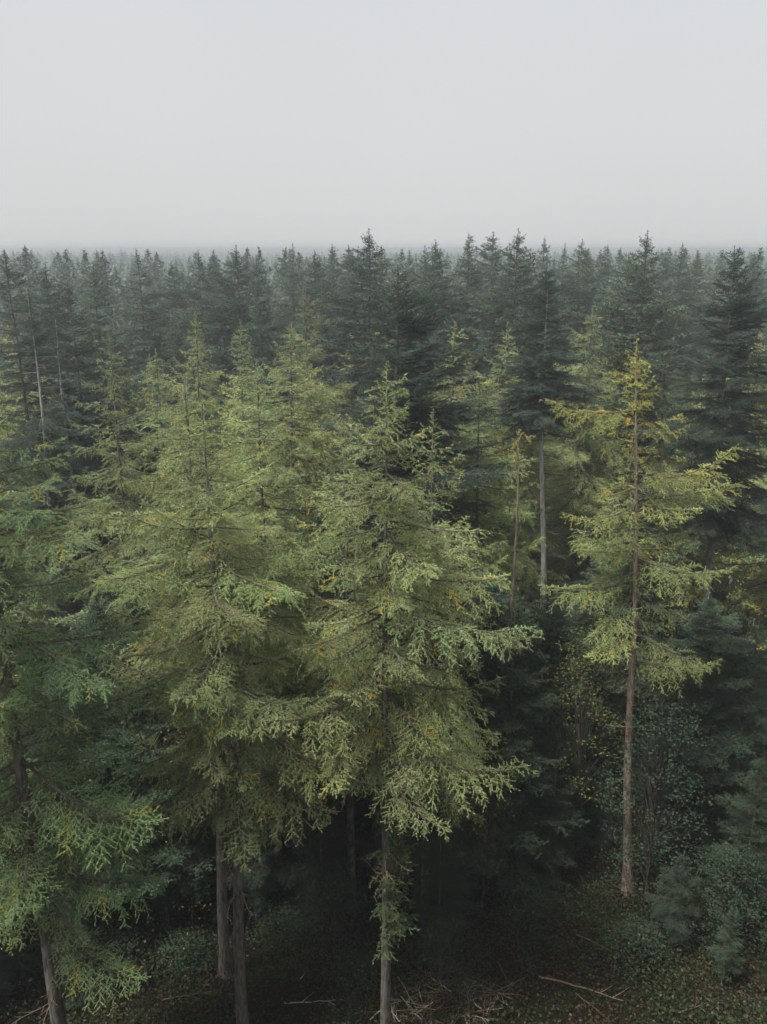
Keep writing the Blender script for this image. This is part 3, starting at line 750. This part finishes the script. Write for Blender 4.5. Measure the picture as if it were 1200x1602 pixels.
for px, py, Y_, rx, lab, sd_ in ((440, 1430, 29.5, 1.5, 'low dark bush between the bare front trunk and the centre trunk', 511), (835, 1400, 30.5, 1.4, 'low dark bush above the long fallen branch', 512),
        (1000, 1455, 28.0, 1.3, 'low bush right of the long fallen branch', 513), (560, 1500, 27.0, 1.0, 'low dark bush at the left foot of the centre trunk', 514),
        (760, 1290, 32.5, 1.6, 'dark bush behind the heap of dead sticks', 515), (290, 1470, 28.0, 1.3, 'low dark bush left of the bare front trunk', 516), (180, 1480, 27.0, 1.3, 'low dark bush right of the thick left trunk', 517)):
    X, Y, h = T(px, py, Y_); bush('evergreen_bush', lab, 'bush', X, Y, rx, max(h - 0.3, 1.1), 0.10, 80, 28, sd_, 'bush', 0.03, 0.2)
X, Y, h = T(1150, 1330, 29.0); bush('evergreen_bush', 'low dark bush in the lower right corner', 'bush', X, Y, 2.2, max(h - .3, 1.5), 0.11, 120, 28, 506, 'bush', 0.0, 0.3)
X, Y, h = T(690, 1440, 26.5); bush('evergreen_bush', 'small dark bush at the foot of the centre trunk', 'bush', X, Y, 1.5, max(h - .3, 1.4), 0.10, 80, 26, 507, 'bush', 0.0, 0.3)
X, Y, h = T(520, 1380, 29.0); bush('evergreen_bush', 'dim bush in the dark gap left of the centre trunk', 'bush', X, Y, 1.9, max(h - .3, 1.4), 0.10, 90, 26, 508, 'bush', 0.02, 0.3)

# ------------------------------------------------------------------ undergrowth, dead wood
def undergrowth():
    rng = np.random.default_rng(90); S = Soup(); ncl = 7000
    cx = rng.uniform(-19, 19, ncl); cyy = rng.uniform(19, 48, ncl)
    keep = np.sin(cx * 0.55 + 0.8) * np.cos(cyy * 0.48) + rng.normal(0, 0.45, ncl) > -0.8
    cx, cyy = cx[keep], cyy[keep]; ncl = len(cx); n_leaf = 30
    hgt = rng.uniform(0.15, 0.7, ncl) + 0.9 * rng.random(ncl) * (np.sin(cx * 0.9 + 2) * np.cos(cyy * 0.8) > 0.2); tone = np.clip(rng.normal(0.45, 0.3, ncl), 0, 1); brown = rng.random(ncl) < np.where((cx > -1) & (cx < 9) & (cyy < 30), 0.42, 0.12)
    ci = np.repeat(np.arange(ncl), n_leaf); N = len(ci)
    pos = np.stack([cx[ci] + rng.normal(0, .38, N), cyy[ci] + rng.normal(0, .38, N), np.abs(rng.normal(0, 1, N)) * hgt[ci] * .6 + .04], 1)
    pos[:, 2] += np.array([ground_z(a, b) for a, b in zip(pos[:, 0], pos[:, 1])])
    d = unit(np.stack([rng.normal(size=N), rng.normal(size=N), rng.normal(0.1, .4, N)], 1)); nr = unit(np.stack([rng.normal(0, .5, N), rng.normal(0, .5, N), np.ones(N)], 1))
    s = unit(np.cross(d, nr)); L = rng.uniform(.07, .17, (N, 1)); W = L * .3
    a, b = pos, pos + d * L
    v = np.stack([a, pos + d * L * .5 + s * W, b, a, b, pos + d * L * .5 - s * W], 1).reshape(-1, 3)
    c = np.repeat(np.stack([np.clip(tone[ci] + rng.normal(0, .15, N), 0, 1), np.where(brown[ci], 0.8, (rng.random(N) < 0.03) * 1.0)], 1), 2, 0)
    S.add(v, c, 0)
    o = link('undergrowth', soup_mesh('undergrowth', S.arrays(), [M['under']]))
    tag(o, 'low brambles, moss and leaves covering the dark forest floor', 'undergrowth', kind='stuff')
undergrowth()

def stick_mesh(L, r, seed, mat, twigs=3):
    rg = np.random.default_rng(seed); S = Soup(); t = np.linspace(0, 1, 8)
    P = np.stack([L * (t - .5), 0.025 * L * np.sin(t * 3.5 + seed) + rg.normal(0, .007 * L, 8), r + 0.02 * L * np.sin(t * 3.1)], 1)
    S.add(tube_tris(P, r * (1 - .7 * t), 6), (0, 0), 0)
    for k in range(twigs):
        q = P[rg.integers(2, 7)]; l = rg.uniform(.15, .35) * L; sg = rg.choice([-1, 1])
        S.add(tube_tris([q, q + np.array([.5 * l, .4 * sg * l, .12 * l]), q + np.array([.9 * l, .7 * sg * l, rg.uniform(0, .4) * l])], [r * .5, r * .35, r * .12], 4), (0, 0), 0)
    return soup_mesh('fallen_branch', S.arrays(), [M[mat]])
def fallen(name, label, p0, p1, r, seed, mat, lift=0.25, twigs=3, cat='branch', group=None):
    a, b = Vector(on_ground(*p0)), Vector(on_ground(*p1)); c = (a + b) / 2; L = (b - a).length
    o = link(name, stick_mesh(L, r, seed, mat, twigs), None, (c.x, c.y, ground_z(c.x, c.y) + lift), (0, 0, math.atan2(b.y - a.y, b.x - a.x)))
    tag(o, label, cat, group)
fallen('fallen_log', 'long fallen branch slanting across the undergrowth at lower right', (842, 1540), (976, 1573), 0.05, 1, 'deadbrown', 0.3, 2)
for i, (p0, p1, r, lab) in enumerate((
    ((900, 1476), (968, 1506), 0.045, 'curved brown stick above the long fallen branch at lower right'),
    ((905, 1335), (897, 1350), 0.06, 'short brown split stick under the bare trunk at right'),
    ((960, 1360), (975, 1380), 0.04, 'thin brown stick on the dark floor near the foot of the right trunk'),
    ((445, 1574), (540, 1573), 0.05, 'pale thin log lying left of the foot of the centre trunk'),
    ((468, 1546), (482, 1530), 0.05, 'short pale stick standing out left of the centre trunk'),
    ((323, 1522), (326, 1537), 0.05, 'short brown stick left of the bare front trunk'),
    ((195, 1521), (225, 1526), 0.05, 'short brown branch on the floor between the left trunk and the bare front trunk'),
    ((255, 1580), (345, 1560), 0.035, 'thin brown branch at the foot of the bare front trunk'),
    ((1060, 1598), (1115, 1578), 0.035, 'thin brown branch near the lower right corner'),
    ((780, 1510), (800, 1555), 0.03, 'thin reddish branch left of the long fallen branch'),
    ((900, 1560), (945, 1600), 0.03, 'thin reddish branch below the long fallen branch'))):
    fallen('fallen_branch', lab, p0, p1, r * 0.6, 20 + i, 'deadbrown' if i not in (3, 4) else 'dead', 0.45 if i in (1, 2, 4, 5) else 0.3, 2)
pile = bpy.data.objects.new('brush_pile', None); COL.objects.link(pile)
px_, py_, _ = on_ground(690, 1570); pile.location = (px_, py_, ground_z(px_, py_))
tag(pile, 'heap of reddish brown dead sticks right of the centre trunk at the lower edge', 'brush pile')
sm = [stick_mesh(L, 0.026, 60 + i, 'deadbrown' if i % 3 else 'dead', 5) for i, L in enumerate((1.6, 2.2, 2.8, 1.3, 1.9, 2.4))]
rp = random.Random(8)
for i in range(64):
    rr = rp.random() ** 0.6; a = rp.uniform(0, 6.28)
    link('stick', sm[i % 6], pile, (2.6 * rr * math.cos(a), 1.5 * rr * math.sin(a), 0.06 + (1 - rr) * rp.uniform(0, .7)), (rp.uniform(-.3, .3), rp.uniform(-.35, .35), rp.uniform(0, 6.28)), rp.uniform(.6, 1.1))

# ------------------------------------------------------------------ the misty air
def haze():
    x0, x1, y0, y1, z0, z1 = -1250, 1250, -110, 1500, -2.0, 30.95
    v = [(x, y, z) for z in (z0, z1) for y in (y0, y1) for x in (x0, x1)]
    f = [(0, 2, 3, 1), (4, 5, 7, 6), (0, 1, 5, 4), (2, 6, 7, 3), (0, 4, 6, 2), (1, 3, 7, 5)]
    me = bpy.data.meshes.new('haze'); me.from_pydata(v, [], f); me.update()
    m, n, l, o = newmat('mist')
    pv = n.new('ShaderNodeVolumePrincipled'); pv.inputs['Color'].default_value = (0.84, 0.90, 0.94, 1); pv.inputs['Density'].default_value = HAZE_DENSITY
    pv.inputs['Anisotropy'].default_value = 0.62
    l.new(pv.outputs[0], o.inputs['Volume']); me.materials.append(m)
    ob = link('haze', me); tag(ob, 'thin pale mist hanging through the whole wood', 'mist', kind='stuff')
haze()
